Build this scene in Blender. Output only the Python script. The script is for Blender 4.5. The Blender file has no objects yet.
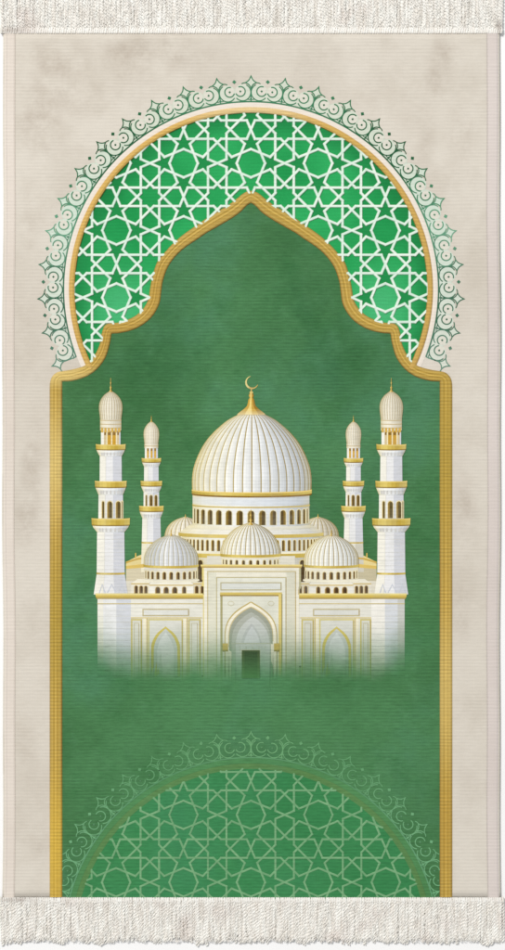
import bpy, math, random
random.seed(11)
scene = bpy.context.scene
col = scene.collection

# ------------------------------------------------------------------ camera, world, lamp, exposure
S = 0.00135                       # metres per pattern unit (the rug pattern is drawn on a 505 x 950 grid)
def X(u): return (u - 252.5) * S
def Y(v): return (475.0 - v) * S

cam_data = bpy.data.cameras.new('camera')
cam = bpy.data.objects.new('camera', cam_data); col.objects.link(cam)
cam.location = (0, 0, 3.0); cam.rotation_euler = (0, 0, 0)
cam_data.sensor_fit = 'VERTICAL'; cam_data.sensor_height = 36.0
cam_data.lens = 36.0 * (3.0 - 0.006) / (950 * S)
cam_data.clip_end = 60
scene.camera = cam

world = bpy.data.worlds.new('World'); scene.world = world; world.use_nodes = True
world.node_tree.nodes['Background'].inputs[0].default_value = (0.97, 0.985, 1.0, 1)
world.node_tree.nodes['Background'].inputs[1].default_value = 0.50

def area(name, loc, size, energy, color):
    d = bpy.data.lights.new(name, 'AREA'); d.shape = 'SQUARE'; d.size = size; d.energy = energy; d.color = color
    o = bpy.data.objects.new(name, d); col.objects.link(o); o.location = loc
    o.rotation_euler = (-o.location).to_track_quat('-Z', 'Y').to_euler()
    return o
area('softbox_lamp', (-4.6, 6.2, 9.6), 2.6, 1250, (1.0, 0.975, 0.94))

scene.view_settings.view_transform = 'Standard'; scene.view_settings.look = 'None'
scene.view_settings.exposure = 0.0; scene.view_settings.gamma = 1.0
try: scene.cycles.use_denoising = True
except Exception: pass

E = 1.10                          # light falling on the rug, so that a dye of the right reflectance is used
def lin(c):
    out = []
    for v in c[:3]:
        v = v / 255.0
        v = v / 12.92 if v <= 0.04045 else ((v + 0.055) / 1.055) ** 2.4
        out.append(min(v / E, 0.93))
    return (out[0], out[1], out[2], 1.0)

# ------------------------------------------------------------------ node helpers
class NT:
    def __init__(self, tree): self.t = tree
    def n(self, typ, ins=None, **props):
        nd = self.t.nodes.new(typ)
        for k, v in props.items(): setattr(nd, k, v)
        for k, v in (ins or {}).items():
            if hasattr(v, 'is_linked') and hasattr(v, 'node'): self.t.links.new(v, nd.inputs[k])
            else: nd.inputs[k].default_value = v
        return nd
    def math(self, op, a, b=0.0, clamp=False):
        return self.n('ShaderNodeMath', {0: a, 1: b}, operation=op, use_clamp=clamp).outputs[0]
    def mix(self, f, a, b, mode='MIX'):
        nd = self.n('ShaderNodeMix', None, data_type='RGBA', blend_type=mode)
        for i, v in ((0, f), (6, a), (7, b)):
            if hasattr(v, 'node'): self.t.links.new(v, nd.inputs[i])
            else: nd.inputs[i].default_value = v
        return nd.outputs[2]
    def mapr(self, v, a, b, c, d, smooth=True):
        nd = self.n('ShaderNodeMapRange', {0: v, 1: a, 2: b, 3: c, 4: d})
        if smooth: nd.interpolation_type = 'SMOOTHSTEP'
        return nd.outputs[0]
    def coords(self):
        o = self.n('ShaderNodeTexCoord').outputs['Object']
        s = self.n('ShaderNodeSeparateXYZ', {0: o})
        return o, s.outputs[0], s.outputs[1]
    def noise(self, vec, scale, detail=3.0, rough=0.55, stretch=None, off=None):
        if stretch or off:
            mp = self.n('ShaderNodeMapping', {0: vec})
            if stretch: mp.inputs['Scale'].default_value = stretch
            if off: mp.inputs['Location'].default_value = off
            vec = mp.outputs[0]
        return self.n('ShaderNodeTexNoise', {'Vector': vec, 'Scale': scale, 'Detail': detail, 'Roughness': rough}).outputs[0]

RIB = 3.45 * S
def weave(N):
    """ribbed weft of the cloth: returns tone factor and height"""
    o, x, y = N.coords()
    wob = N.math('MULTIPLY', N.noise(o, 9.0, 2.0, stretch=(1, 5, 1)), 0.012)
    yy = N.math('ADD', y, N.math('MULTIPLY', wob, 0.35))
    ph = N.math('MULTIPLY', yy, 2 * math.pi / RIB)
    rib = N.math('MULTIPLY_ADD', N.math('SINE', ph), 0.5); 
    nd = rib.node; nd.inputs[2].default_value = 0.5
    streak = N.noise(o, 1.0, 4.0, 0.6, stretch=(75, 560, 1))
    amp = N.mapr(N.noise(o, 14.0, 3.0, 0.6, stretch=(1, 2.4, 1)), 0.3, 0.7, 0.25, 1.0)
    warp = N.math('SINE', N.math('MULTIPLY', x, 2 * math.pi / (2.7 * S)))
    fine = N.noise(o, 900.0, 2.0, 0.6)
    h = N.math('ADD', N.math('MULTIPLY', rib, amp), N.math('MULTIPLY', N.math('ADD', N.math('MULTIPLY', warp, 0.12), fine), 0.5))
    return rib, amp, streak, fine, h

def finish(N, mat, color, rib_c=0.12, streak_c=0.22, fine_c=0.10, bump=0.35, rough=0.9, spec=0.12, wv=None):
    rib, amp, streak, fine, h = wv or weave(N)
    a = N.math('MULTIPLY', N.math('MULTIPLY', N.math('SUBTRACT', rib, 0.5), amp), N.math('MULTIPLY', rib_c, 2.0))
    b = N.math('MULTIPLY', N.math('SUBTRACT', streak, 0.5), N.math('MULTIPLY', streak_c, 2.0))
    c = N.math('MULTIPLY', N.math('SUBTRACT', fine, 0.5), 2 * fine_c)
    f = N.math('ADD', N.math('ADD', a, b), N.math('ADD', c, 1.0))
    v = N.n('ShaderNodeCombineXYZ', {0: f, 1: f, 2: f}).outputs[0]
    cc = N.mix(1.0, color, v, 'MULTIPLY')
    bs = N.n('ShaderNodeBsdfPrincipled', {'Base Color': cc, 'Roughness': rough, 'Specular IOR Level': spec})
    bs.inputs['Sheen Weight'].default_value = 0.04
    bp = N.n('ShaderNodeBump', {'Strength': bump, 'Distance': 0.0006, 'Height': h})
    N.t.links.new(bp.outputs[0], bs.inputs['Normal'])
    out = N.n('ShaderNodeOutputMaterial')
    N.t.links.new(bs.outputs[0], out.inputs[0])
    return mat

def new_mat(name):
    m = bpy.data.materials.new(name); m.use_nodes = True; m.node_tree.nodes.clear()
    return m, NT(m.node_tree)

def spot(N, o, u, v, ru, rv):
    """soft-edged patch centred on pattern point (u, v)"""
    mp = N.n('ShaderNodeMapping', {0: o})
    mp.inputs['Scale'].default_value = (1 / (ru * S), 1 / (rv * S), 0)
    mp.inputs['Location'].default_value = (-X(u) / (ru * S), -Y(v) / (rv * S), 0)
    d = N.n('ShaderNodeVectorMath', {0: mp.outputs[0]}, operation='LENGTH').outputs['Value']
    return N.mapr(d, 0.0, 1.0, 1.0, 0.0)

def field_color(N):
    o, x, y = N.coords()
    base = N.mix(N.mapr(N.noise(o, 4.5, 5.0, 0.62), 0.36, 0.66, 0, 1), lin((78, 130, 84)), lin((65, 113, 69)))
    base = N.mix(N.mapr(N.noise(o, 4.6, 5.0, 0.62, off=(3, 7, 0)), 0.46, 0.70, 0, 0.70), base, lin((80, 132, 100)))
    base = N.mix(N.mapr(N.noise(o, 16.0, 6.0, 0.70, off=(1, 2, 0)), 0.48, 0.74, 0, 0.55), base, lin((54, 108, 62)))
    base = N.mix(N.mapr(N.noise(o, 26.0, 6.0, 0.70, off=(4, 1, 0)), 0.52, 0.76, 0, 0.35), base, lin((93, 144, 104)))
    # worn, darker dye up in the arch to either side of the dome
    s = N.math('ADD', N.math('ADD', spot(N, o, 150, 350, 80, 110), spot(N, o, 350, 350, 85, 100)), spot(N, o, 300, 290, 50, 90))
    s = N.math('MULTIPLY', s, N.mapr(N.noise(o, 12.0, 6.0, 0.68, off=(9, 2, 0)), 0.36, 0.66, 0.05, 0.75))
    base = N.mix(s, base, lin((50, 100, 58)))
    s2 = N.math('MULTIPLY', spot(N, o, 251, 715, 190, 60), 0.40)
    base = N.mix(s2, base, lin((80, 133, 86)))
    return base

def mat_field():
    m, N = new_mat('green_field_cloth')
    return finish(N, m, field_color(N), rib_c=0.095, streak_c=0.40, fine_c=0.16)

def mat_dye(name, fade=None, mixf=0.0, **kw):
    """dyed cloth: every face carries its own thread colour; 'fade' = rows over which the print thins out into the field"""
    m, N = new_mat(name)
    c = N.n('ShaderNodeVertexColor', None, layer_name='dye').outputs[0]
    if fade or mixf:
        f = field_color(N)
        if fade:
            o, x, y = N.coords()
            c = N.mix(N.mapr(N.noise(o, 42.0, 5.0, 0.65), 0.42, 0.72, 0.0, 0.20), c, lin((176, 176, 160)))      # uneven take-up of the dye
            nz = N.math('MULTIPLY', N.math('SUBTRACT', N.noise(o, 30.0, 3.0), 0.5), 16 * S)
            ax = N.math('ABSOLUTE', N.math('SUBTRACT', x, X(251)))
            nz = N.math('SUBTRACT', nz, N.mapr(ax, 128 * S, 156 * S, 0.0, 11 * S))      # the outer corners thin out first
            t = N.mapr(N.math('ADD', y, nz), Y(fade[1]), Y(fade[0]), 1.0, 0.0)
            c = N.mix(t, c, f)
            for key, full in (('rib_c', 0.095), ('streak_c', 0.40)):     # the field's own rib shows where the print thins out
                kw[key] = N.math('ADD', N.math('MULTIPLY', t, full - kw[key]), kw[key])
        else:
            c = N.mix(mixf, c, f)
    return finish(N, m, c, **kw)

def mat_beige(name, base, worn=True, **kw):
    m, N = new_mat(name)
    o, x, y = N.coords()
    c = N.mix(N.mapr(N.noise(o, 3.2, 5.0, 0.6), 0.35, 0.7, 0, 1), lin(base), lin((base[0] - 9, base[1] - 10, base[2] - 11)))
    if worn:
        acc = None
        for (u, v, ru, rv, k) in ((58, 62, 62, 40, .8), (40, 115, 40, 75, .8), (132, 55, 52, 40, .9), (170, 52, 46, 30, .8), (62, 97, 66, 34, .7),
                                  (205, 60, 60, 20, .4), (445, 55, 26, 40, .8), (435, 80, 14, 30, .8), (462, 130, 30, 50, .5), (425, 130, 16, 60, .5), (30, 210, 20, 80, .4),
                                  (32, 470, 20, 80, .75), (28, 520, 24, 50, .7), (465, 505, 24, 40, .7), (460, 610, 20, 50, .7), (485, 320, 26, 24, .5),
                                  (40, 840, 18, 26, .8), (25, 740, 24, 60, .35), (470, 780, 22, 60, .3), (330, 55, 50, 18, .35), (20, 330, 26, 60, .45)):
            s = N.math('MULTIPLY', spot(N, o, u, v, ru, rv), k)
            acc = s if acc is None else N.math('MAXIMUM', acc, s)
        g = N.mapr(N.noise(o, 30.0, 7.0, 0.72), 0.30, 0.74, 0.0, 1.0)
        g2 = N.mapr(N.noise(o, 9.0, 7.0, 0.68, off=(5, 1, 0)), 0.40, 0.70, 0.0, 0.60)
        c = N.mix(g2, c, lin((201, 192, 178)))
        c = N.mix(N.math('MULTIPLY', N.math('MULTIPLY', acc, g), 0.78), c, lin((176, 163, 148)))
    return finish(N, m, c, **kw)

def mat_gold():
    m, N = new_mat('gold_border_thread')
    o, x, y = N.coords()
    c = N.n('ShaderNodeVertexColor', None, layer_name='dye').outputs[0]
    # gold sheen printed into the colour along the border: pale, olive, deep yellow lengths
    left_pale = N.math('MAXIMUM', spot(N, o, 56, 465, 30, 85), N.math('MAXIMUM', N.math('MULTIPLY', spot(N, o, 446, 690, 30, 110), 0.65), spot(N, o, 60, 375, 60, 18)))
    olive = N.math('MAXIMUM', spot(N, o, 56, 620, 30, 110), spot(N, o, 446, 460, 30, 130))
    brown = N.math('MAXIMUM', spot(N, o, 110, 335, 60, 40), N.math('MAXIMUM', spot(N, o, 155, 290, 30, 60), spot(N, o, 446, 830, 30, 90)))
    yel = spot(N, o, 56, 850, 30, 110)
    c = N.mix(N.math('MULTIPLY', spot(N, o, 251, 100, 130, 34), 0.7), c, lin((232, 212, 168)))
    c = N.mix(N.math('MULTIPLY', left_pale, 0.46), c, lin((238, 214, 140)))
    c = N.mix(N.math('MULTIPLY', olive, 0.55), c, lin((168, 142, 48)))
    c = N.mix(N.math('MULTIPLY', brown, 0.40), c, lin((178, 138, 48)))
    c = N.mix(N.math('MULTIPLY', yel, 0.60), c, lin((222, 184, 66)))
    return finish(N, m, c, rib_c=0.13, streak_c=0.25, fine_c=0.12, bump=0.5, rough=0.62, spec=0.3)

def mat_panel():
    m, N = new_mat('bright_green_cloth')
    o, x, y = N.coords()
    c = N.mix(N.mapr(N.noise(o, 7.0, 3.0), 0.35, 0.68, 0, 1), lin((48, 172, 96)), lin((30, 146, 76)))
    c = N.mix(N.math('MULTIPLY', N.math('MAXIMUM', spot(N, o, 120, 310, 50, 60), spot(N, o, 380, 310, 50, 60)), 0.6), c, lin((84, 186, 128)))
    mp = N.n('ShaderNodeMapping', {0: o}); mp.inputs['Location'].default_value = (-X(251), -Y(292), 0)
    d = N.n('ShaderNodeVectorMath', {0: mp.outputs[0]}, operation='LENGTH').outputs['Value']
    c = N.mix(N.mapr(d, 150 * S, 178 * S, 0.0, 0.55), c, lin((20, 104, 52)))      # the ring's soft shade, painted into the panel's print along the rim
    return finish(N, m, c, rib_c=0.05, streak_c=0.16, fine_c=0.16, bump=0.25)

def mat_fringe():
    m, N = new_mat('cream_fringe_wool')
    o, x, y = N.coords()
    c = N.mix(N.mapr(N.noise(o, 1.0, 4.0, 0.7, stretch=(170, 30, 1)), 0.32, 0.68, 0, 1), lin((255, 254, 249)), lin((242, 237, 229)))
    c = N.mix(N.mapr(N.noise(o, 14.0, 2.0), 0.55, 0.72, 0, 0.35), c, lin((222, 208, 200)))
    end_patch = None                       # grey-brown patches at the ends of the heading
    for (u, v, ru, rv) in ((10, 30, 26, 5), (18, 899.5, 32, 4), (499, 26, 5, 12)):
        k = spot(N, o, u, v, ru, rv); end_patch = k if end_patch is None else N.math('MAXIMUM', end_patch, k)
    c = N.mix(N.math('MULTIPLY', end_patch, N.mapr(N.noise(o, 60.0, 4.0), 0.25, 0.6, 0.3, 0.7)), c, lin((172, 160, 150)))
    bs = N.n('ShaderNodeBsdfPrincipled', {'Base Color': c, 'Roughness': 0.95, 'Specular IOR Level': 0.08})
    bp = N.n('ShaderNodeBump', {'Strength': 0.5, 'Distance': 0.0004, 'Height': N.noise(o, 1500.0, 2.0)})
    N.t.links.new(bp.outputs[0], bs.inputs['Normal'])
    N.t.links.new(bs.outputs[0], N.n('ShaderNodeOutputMaterial').inputs[0])
    return m

def mat_floor():
    m, N = new_mat('white_table_surface')
    o, x, y = N.coords()
    c = N.mix(N.noise(o, 6.0, 3.0), lin((254, 254, 254)), lin((250, 250, 250)))
    bs = N.n('ShaderNodeBsdfPrincipled', {'Base Color': c, 'Roughness': 0.7, 'Specular IOR Level': 0.2})
    N.t.links.new(bs.outputs[0], N.n('ShaderNodeOutputMaterial').inputs[0])
    return m

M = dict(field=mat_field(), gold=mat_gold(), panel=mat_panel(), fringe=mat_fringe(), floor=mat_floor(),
         body=mat_beige('beige_ground_cloth', (222, 215, 203), True, rib_c=0.035, streak_c=0.10, fine_c=0.05, bump=0.22),
         selv=mat_beige('selvedge_cloth', (230, 220, 209), False, rib_c=0.03, streak_c=0.09, fine_c=0.05, bump=0.25),
         selv2=mat_beige('rosy_selvedge_cloth', (221, 211, 205), False, rib_c=0.03, streak_c=0.09, fine_c=0.05, bump=0.25),
         lace=mat_dye('lace_print', rib_c=0.04, streak_c=0.14, fine_c=0.10, bump=0.22),
         lattice=mat_dye('white_lattice_thread', rib_c=0.04, streak_c=0.12, fine_c=0.10, bump=0.3),
         faint=mat_dye('faint_print', mixf=0.0, rib_c=0.07, streak_c=0.36, fine_c=0.12, bump=0.3),
         faint_field=mat_dye('faint_tint_print', mixf=0.45, rib_c=0.08, streak_c=0.40, fine_c=0.10, bump=0.3),
         mosque=mat_dye('mosque_print', fade=(616, 683), rib_c=0.032, streak_c=0.16, fine_c=0.10, bump=0.28))

# ------------------------------------------------------------------ mesh helpers
class Sheet:
    """collects faces in pattern units (u, v) with a height in millimetres and a thread colour per face"""
    def __init__(self, z=5.2, keep=None, vmax=None, flat=False):
        self.flat = flat
        self.v, self.f, self.c, self.z, self.keep, self.vmax = [], [], [], z, keep, vmax
    def face(self, pts, c=(255, 255, 255), l=0, zs=None):
        if self.keep:
            mu = sum(p[0] for p in pts) / len(pts); mv = sum(p[1] for p in pts) / len(pts)
            if not self.keep(mu, mv): return
        if self.vmax: pts = [(p[0], min(p[1], self.vmax)) for p in pts]
        if self.flat and len(pts) > 4 and zs is None:
            low = [p for p in pts if p[1] > 676]
            if len(low) == 2:       # long arch openings: upper shape and straight foot
                self.face([(p[0], min(p[1], 662.0)) for p in pts], c, l)
                a, b = low
                pts = [(a[0], 662.0), (b[0], 662.0), b, a]
        area2 = 0.0
        for i in range(len(pts)):
            a, b = pts[i], pts[(i + 1) % len(pts)]
            area2 += (a[0] * b[1] - b[0] * a[1])
        idx = list(range(len(pts)))
        if area2 > 0: idx.reverse()          # face up (v grows downwards)
        k = len(self.v)
        for i in idx:
            z = (self.z + l * 0.032 + ((len(self.f) * 12) % 31) * 0.001) if zs is None else zs[i]
            if self.flat and pts[i][1] > 676: z = 5.225 + (z - 5.2) * 0.06      # the print lies down into the field at its foot
            self.v.append((X(pts[i][0]), Y(pts[i][1]), z * 0.001))
        self.f.append(tuple(range(k, k + len(pts)))); self.c.append(c)
    def line(self, pts, w, c, l=0, closed=False):
        """flat printed line: one quad per step, mitred"""
        n = len(pts)
        L, R = [], []
        for i in range(n):
            if closed: a, b = pts[i - 1], pts[(i + 1) % n]
            else: a, b = pts[max(0, i - 1)], pts[min(n - 1, i + 1)]
            dx, dy = b[0] - a[0], b[1] - a[1]; d = math.hypot(dx, dy) or 1
            wx, wy = -dy / d * w / 2, dx / d * w / 2
            L.append((pts[i][0] + wx, pts[i][1] + wy)); R.append((pts[i][0] - wx, pts[i][1] - wy))
        for i in range(n if closed else n - 1):
            j = (i + 1) % n
            self.face([L[i], L[j], R[j], R[i]], c, l)
    def build(self, name, mat, parent, smooth=False):
        me = bpy.data.meshes.new(name)
        me.from_pydata(self.v, [], self.f)
        at = me.color_attributes.new('dye', 'FLOAT_COLOR', 'CORNER')
        buf = []
        for f, c in zip(self.f, self.c):
            buf.extend(lin(c) * len(f))
        at.data.foreach_set('color', buf)
        me.materials.append(mat)
        if smooth: me.polygons.foreach_set('use_smooth', [True] * len(me.polygons))
        o = bpy.data.objects.new(name, me); col.objects.link(o)
        if parent: o.parent = parent
        return o

def mesh_obj(name, verts, faces, mat, parent, smooth=False):
    me = bpy.data.meshes.new(name); me.from_pydata(verts, [], faces); me.materials.append(mat)
    if smooth: me.polygons.foreach_set('use_smooth', [True] * len(me.polygons))
    o = bpy.data.objects.new(name, me); col.objects.link(o)
    if parent: o.parent = parent
    return o

def mixc(a, b, t): return tuple(a[i] + (b[i] - a[i]) * t for i in range(3))
def ramp(stops, t):
    if t <= stops[0][0]: return stops[0][1]
    for (a, ca), (b, cb) in zip(stops, stops[1:]):
        if t <= b: return mixc(ca, cb, (t - a) / (b - a))
    return stops[-1][1]
def crom(P, n=5):
    out = []
    for i in range(len(P) - 1):
        p0, p1, p2, p3 = P[max(0, i - 1)], P[i], P[i + 1], P[min(len(P) - 1, i + 2)]
        for k in range(n):
            t = k / n
            out.append(tuple(0.5 * (2 * p1[j] + (p2[j] - p0[j]) * t + (2 * p0[j] - 5 * p1[j] + 4 * p2[j] - p3[j]) * t * t
                                    + (3 * p1[j] - p0[j] - 3 * p2[j] + p3[j]) * t ** 3) for j in range(len(p1))))
    out.append(P[-1]); return out
def inside(poly, u, v):
    r = False; n = len(poly)
    for i in range(n):
        a, b = poly[i], poly[i - 1]
        if (a[1] > v) != (b[1] > v) and u < (b[0] - a[0]) * (v - a[1]) / (b[1] - a[1]) + a[0]: r = not r
    return r

# ------------------------------------------------------------------ setting
floor = mesh_obj('floor', [(-6, -6, 0), (6, -6, 0), (6, 6, 0), (-6, 6, 0)], [(0, 1, 2, 3)], M['floor'], None)
floor['kind'] = 'structure'; floor['label'] = 'plain white surface under the prayer rug'

# ------------------------------------------------------------------ the rug
rug = bpy.data.objects.new('prayer_rug', None); col.objects.link(rug)
rug['label'] = 'green and beige prayer rug with gold arch, white domed mosque and cream fringes'
rug['category'] = 'rug'

# body: a thin woven mat with a rounded edge
def body():
    vs, fs = [], []
    nu, nv = 60, 100
    U0, U1, V0, V1 = 3.2, 499.8, 31.0, 899.0
    def edge(v):      # the selvedges are not ruler-straight
        return 0.5 * math.sin(v * 0.011) + 0.35 * math.sin(v * 0.031 + 1)
    prof = [(0.0, 0.0), (-0.6, 1.2), (-0.6, 3.2), (0.3, 4.6), (1.6, 5.0)]
    us = [1.6 + (U1 - U0 - 3.2) * i / nu for i in range(nu + 1)]
    rows = []
    for j in range(nv + 1):
        v = V0 + (V1 - V0) * j / nv
        r = []
        for a, z in prof[:-1]: r.append((U0 + a + edge(v), v, z))
        for i, u in enumerate(us): r.append((U0 + u + edge(v) * (1 - i / nu) + edge(v + 300) * i / nu, v, 5.0))
        for a, z in reversed(prof[:-1]): r.append((U1 - a + edge(v + 300), v, z))
        rows.append(r)
    w = len(rows[0])
    for r in rows:
        for (u, v, z) in r: vs.append((X(u), Y(v), z * 0.001))
    for j in range(nv):
        for i in range(w - 1):
            a = j * w + i
            fs.append((a, a + w, a + w + 1, a + 1))
    fs.append(tuple(range(w)))
    fs.append(tuple(reversed(range(nv * w, nv * w + w))))
    return mesh_obj('rug_body', vs, fs, M['body'], rug, True)
body()

# selvedge bands down both sides: a flat woven tape, slightly proud of the ground
def selvedge(u0, u1, ph, mat, seam_u):
    s = Sheet(); sm = Sheet(5.47)
    prof = [(0.0, 5.02), (0.08, 5.35), (0.5, 5.45), (0.90, 5.35), (1.0, 5.02)]
    n = 90
    for j in range(n):
        va, vb = 32 + 866 * j / n, 32 + 866 * (j + 1) / n
        def e(v): return 0.5 * math.sin(v * 0.011 + ph) + 0.35 * math.sin(v * 0.031 + 1 + ph)
        for (a, za), (b, zb) in zip(prof, prof[1:]):
            s.face([(u0 + (u1 - u0) * a + e(va), va), (u0 + (u1 - u0) * b + e(va), va), (u0 + (u1 - u0) * b + e(vb), vb), (u0 + (u1 - u0) * a + e(vb), vb)],
                   (230, 220, 210), 0, [za, zb, zb, za])
        for ub, w, cc in seam_u:
            sm.face([(ub + e(va), va), (ub + w + e(va), va), (ub + w + e(vb), vb), (ub + e(vb), vb)], cc)
    s.build('selvedge', mat, rug)
    sm.build('seam', M['lace'], rug)
selvedge(4.6, 14.2, 0, M['selv'], ((14.2, .7, (214, 203, 192)), (6.2, .5, (214, 206, 198))))
selvedge(487.5, 498.4, 3.3, M['selv2'], ((486.9, .9, (200, 191, 184)), (496.9, .5, (204, 196, 194))))

# ---- the arch outline (outer edge, inner edge), left half
PAIR = [(50, 404, 62.2, 404), (50, 396, 62.2, 396), (50, 389, 62.2, 388), (50.3, 382.8, 62.2, 382.2), (51.7, 378, 62.3, 381.6), (55, 374, 62.7, 381.4),
        (59.5, 371.8, 64.2, 381.3), (71.7, 369.8, 73, 380.6), (84, 366, 86.5, 376.4), (92.3, 359, 97.2, 368.8), (97.8, 349.5, 105.5, 357.5),
        (100.8, 341, 109.8, 343.6), (102, 333, 111.2, 335.6), (105, 325.5, 111.7, 333.8), (110.6, 323.2, 113.4, 333.3), (118.5, 322.6, 120.2, 332.8),
        (129.6, 319, 133.5, 329.4), (137.5, 314.5, 145, 323), (143.9, 308, 153.4, 314.6), (148.4, 299.5, 159.3, 303.5), (150, 290, 161.2, 291.5),
        (152, 279.5, 162.9, 280.6), (157, 263, 168, 266.7), (166.5, 250.6, 177.0, 254.6), (177.5, 239.5, 187, 246), (189, 230.6, 197.8, 238.8),
        (198, 224.4, 206.5, 232.8), (210.8, 215.6, 218, 226.2), (226.7, 206.2, 231, 218.6), (236.2, 199.3, 240, 212.2), (242.5, 194.1, 246.2, 206),
        (247, 191.6, 249.4, 203.6), (251, 190.8, 251, 202.8)]
half = [(50, 897, 62.2, 897)] + [(50, 404 + (897 - 404) * (1 - i / 30), 62.2, 404 + (897 - 404) * (1 - i / 30)) for i in range(1, 30)] + crom(PAIR, 5)
AX = 251.0
full = half + [(2 * AX - a, b, 2 * AX - c, d) for (a, b, c, d) in reversed(half[:-1])]
inner = [(c, d) for (a, b, c, d) in full]
clipp = [(a + .18 * (c - a), b + .18 * (d - b)) for (a, b, c, d) in full]
midp = [((a + c) / 2, (b + d) / 2) for (a, b, c, d) in full]

# green field
fld = Sheet(5.2)
fld.face(midp + [], (70, 130, 80))
fo = fld.build('green_field', M['field'], rug)

# gold frame: rounded cord border with a light bead along its middle
fr = Sheet()
PROF = [(-0.02, 5.05, (146, 114, 40)), (0.03, 6.2, (164, 132, 56)), (0.14, 7.0, (198, 168, 88)), (0.28, 7.2, (188, 155, 66)), (0.40, 6.9, (174, 140, 54)),
        (0.46, 7.3, (218, 186, 98)), (0.54, 7.3, (200, 166, 76)), (0.60, 6.9, (176, 142, 56)), (0.74, 7.2, (184, 152, 66)), (0.88, 7.0, (190, 162, 84)), (0.97, 6.2, (160, 120, 44)), (1.02, 5.2, (112, 84, 34))]
for i in range(len(full) - 1):
    A, B = full[i], full[i + 1]
    for (t0, z0, c0), (t1, z1, c1) in zip(PROF, PROF[1:]):
        def at(P, t): return (P[0] + (P[2] - P[0]) * t, P[1] + (P[3] - P[1]) * t)
        fr.face([at(A, t0), at(A, t1), at(B, t1), at(B, t0)], mixc(c0, c1, 0.5), 0, [z0, z1, z1, z0])
fr.build('gold_arch_frame', M['gold'], rug)

# ------------------------------------------------------------------ lunette: bright panel, star lattice, ring, lace
CU, CV = 251.0, 289.0
LOW = math.radians(26.6)
def pol(R, a, cv=CV): return (CU + R * math.sin(a), cv - R * math.cos(a))     # angle from the top, clockwise

pn = Sheet(5.1)
A0, A1 = -math.pi / 2 - LOW, math.pi / 2 + LOW
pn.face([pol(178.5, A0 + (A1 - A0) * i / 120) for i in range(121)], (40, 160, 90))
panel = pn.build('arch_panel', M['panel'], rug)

R2 = math.sqrt(0.5)
QUAD = [[(0, 14.1), (10, 10)], [(10, 10), (19.2, 6.2)], [(19.2, 6.2), (24.3, 11.4)], [(24.3, 11.4), (33.5, 20.6)],
        [(0, 33.5), (4, 24.3)], [(4, 24.3), (24.3, 24.3)], [(24.3, 24.3), (29.7, 24.3)], [(29.7, 24.3), (33.5, 20.6)]]
def lattice_segments(cu, cv, per, nu, nv0, nv1):
    seen, segs = set(), []
    k = per / 67.0
    for i in range(-nu, nu + 1):
        for j in range(nv0, nv1 + 1):
            for (a, b) in QUAD:
                for sw in (0, 1):
                    for sx in (1, -1):
                        for sy in (1, -1):
                            p, q = (a, b) if not sw else (a[::-1], b[::-1])
                            P = (cu + i * per + sx * p[0] * k, cv + j * per + sy * p[1] * k)
                            Q = (cu + i * per + sx * q[0] * k, cv + j * per + sy * q[1] * k)
                            key = (round((P[0] + Q[0]) / 2, 0), round((P[1] + Q[1]) / 2, 0))
                            if key in seen: continue
                            seen.add(key); segs.append((P, Q))
    return segs
def clip(P, Q, ok):
    n = 60; run = []; best = []
    for i in range(n + 1):
        t = i / n; u, v = P[0] + (Q[0] - P[0]) * t, P[1] + (Q[1] - P[1]) * t
        if ok(u, v): run.append((u, v))
        else: run = []
        if len(run) > len(best): best = list(run)
    return (best[0], best[-1]) if len(best) > 2 else None

def bar(s, P, Q, w, z0, h, c):
    """raised thread: flat top, sloping sides, ends run a little past the joint"""
    dx, dy = Q[0] - P[0], Q[1] - P[1]; d = math.hypot(dx, dy)
    if d < 0.3: return
    dx, dy = dx / d, dy / d
    e = w * (0.34 + 0.05 * ((len(s.f) * 7) % 11) / 11)
    h = h + 0.0011 * ((len(s.f) * 13) % 17)
    P = (P[0] - dx * e, P[1] - dy * e); Q = (Q[0] + dx * e, Q[1] + dy * e)
    nx, ny = -dy, dx
    pr = [(-w / 2, z0), (-w / 2 * 0.62, z0 + h), (w / 2 * 0.62, z0 + h), (w / 2, z0)]
    for (a, za), (b, zb) in zip(pr, pr[1:]):
        s.face([(P[0] + nx * a, P[1] + ny * a), (P[0] + nx * b, P[1] + ny * b), (Q[0] + nx * b, Q[1] + ny * b), (Q[0] + nx * a, Q[1] + ny * a)], c, 0, [za, zb, zb, za])
    for T, sg in ((P, -1), (Q, 1)):
        e0 = (T[0] + dx * sg * w * 0.19, T[1] + dy * sg * w * 0.19)
        s.face([(T[0] + nx * pr[1][0], T[1] + ny * pr[1][0]), (T[0] + nx * pr[2][0], T[1] + ny * pr[2][0]), (e0[0] + nx * pr[2][0], e0[1] + ny * pr[2][0]), (e0[0] + nx * pr[1][0], e0[1] + ny * pr[1][0])],
               c, 0, [z0 + h, z0 + h, z0, z0])

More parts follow.
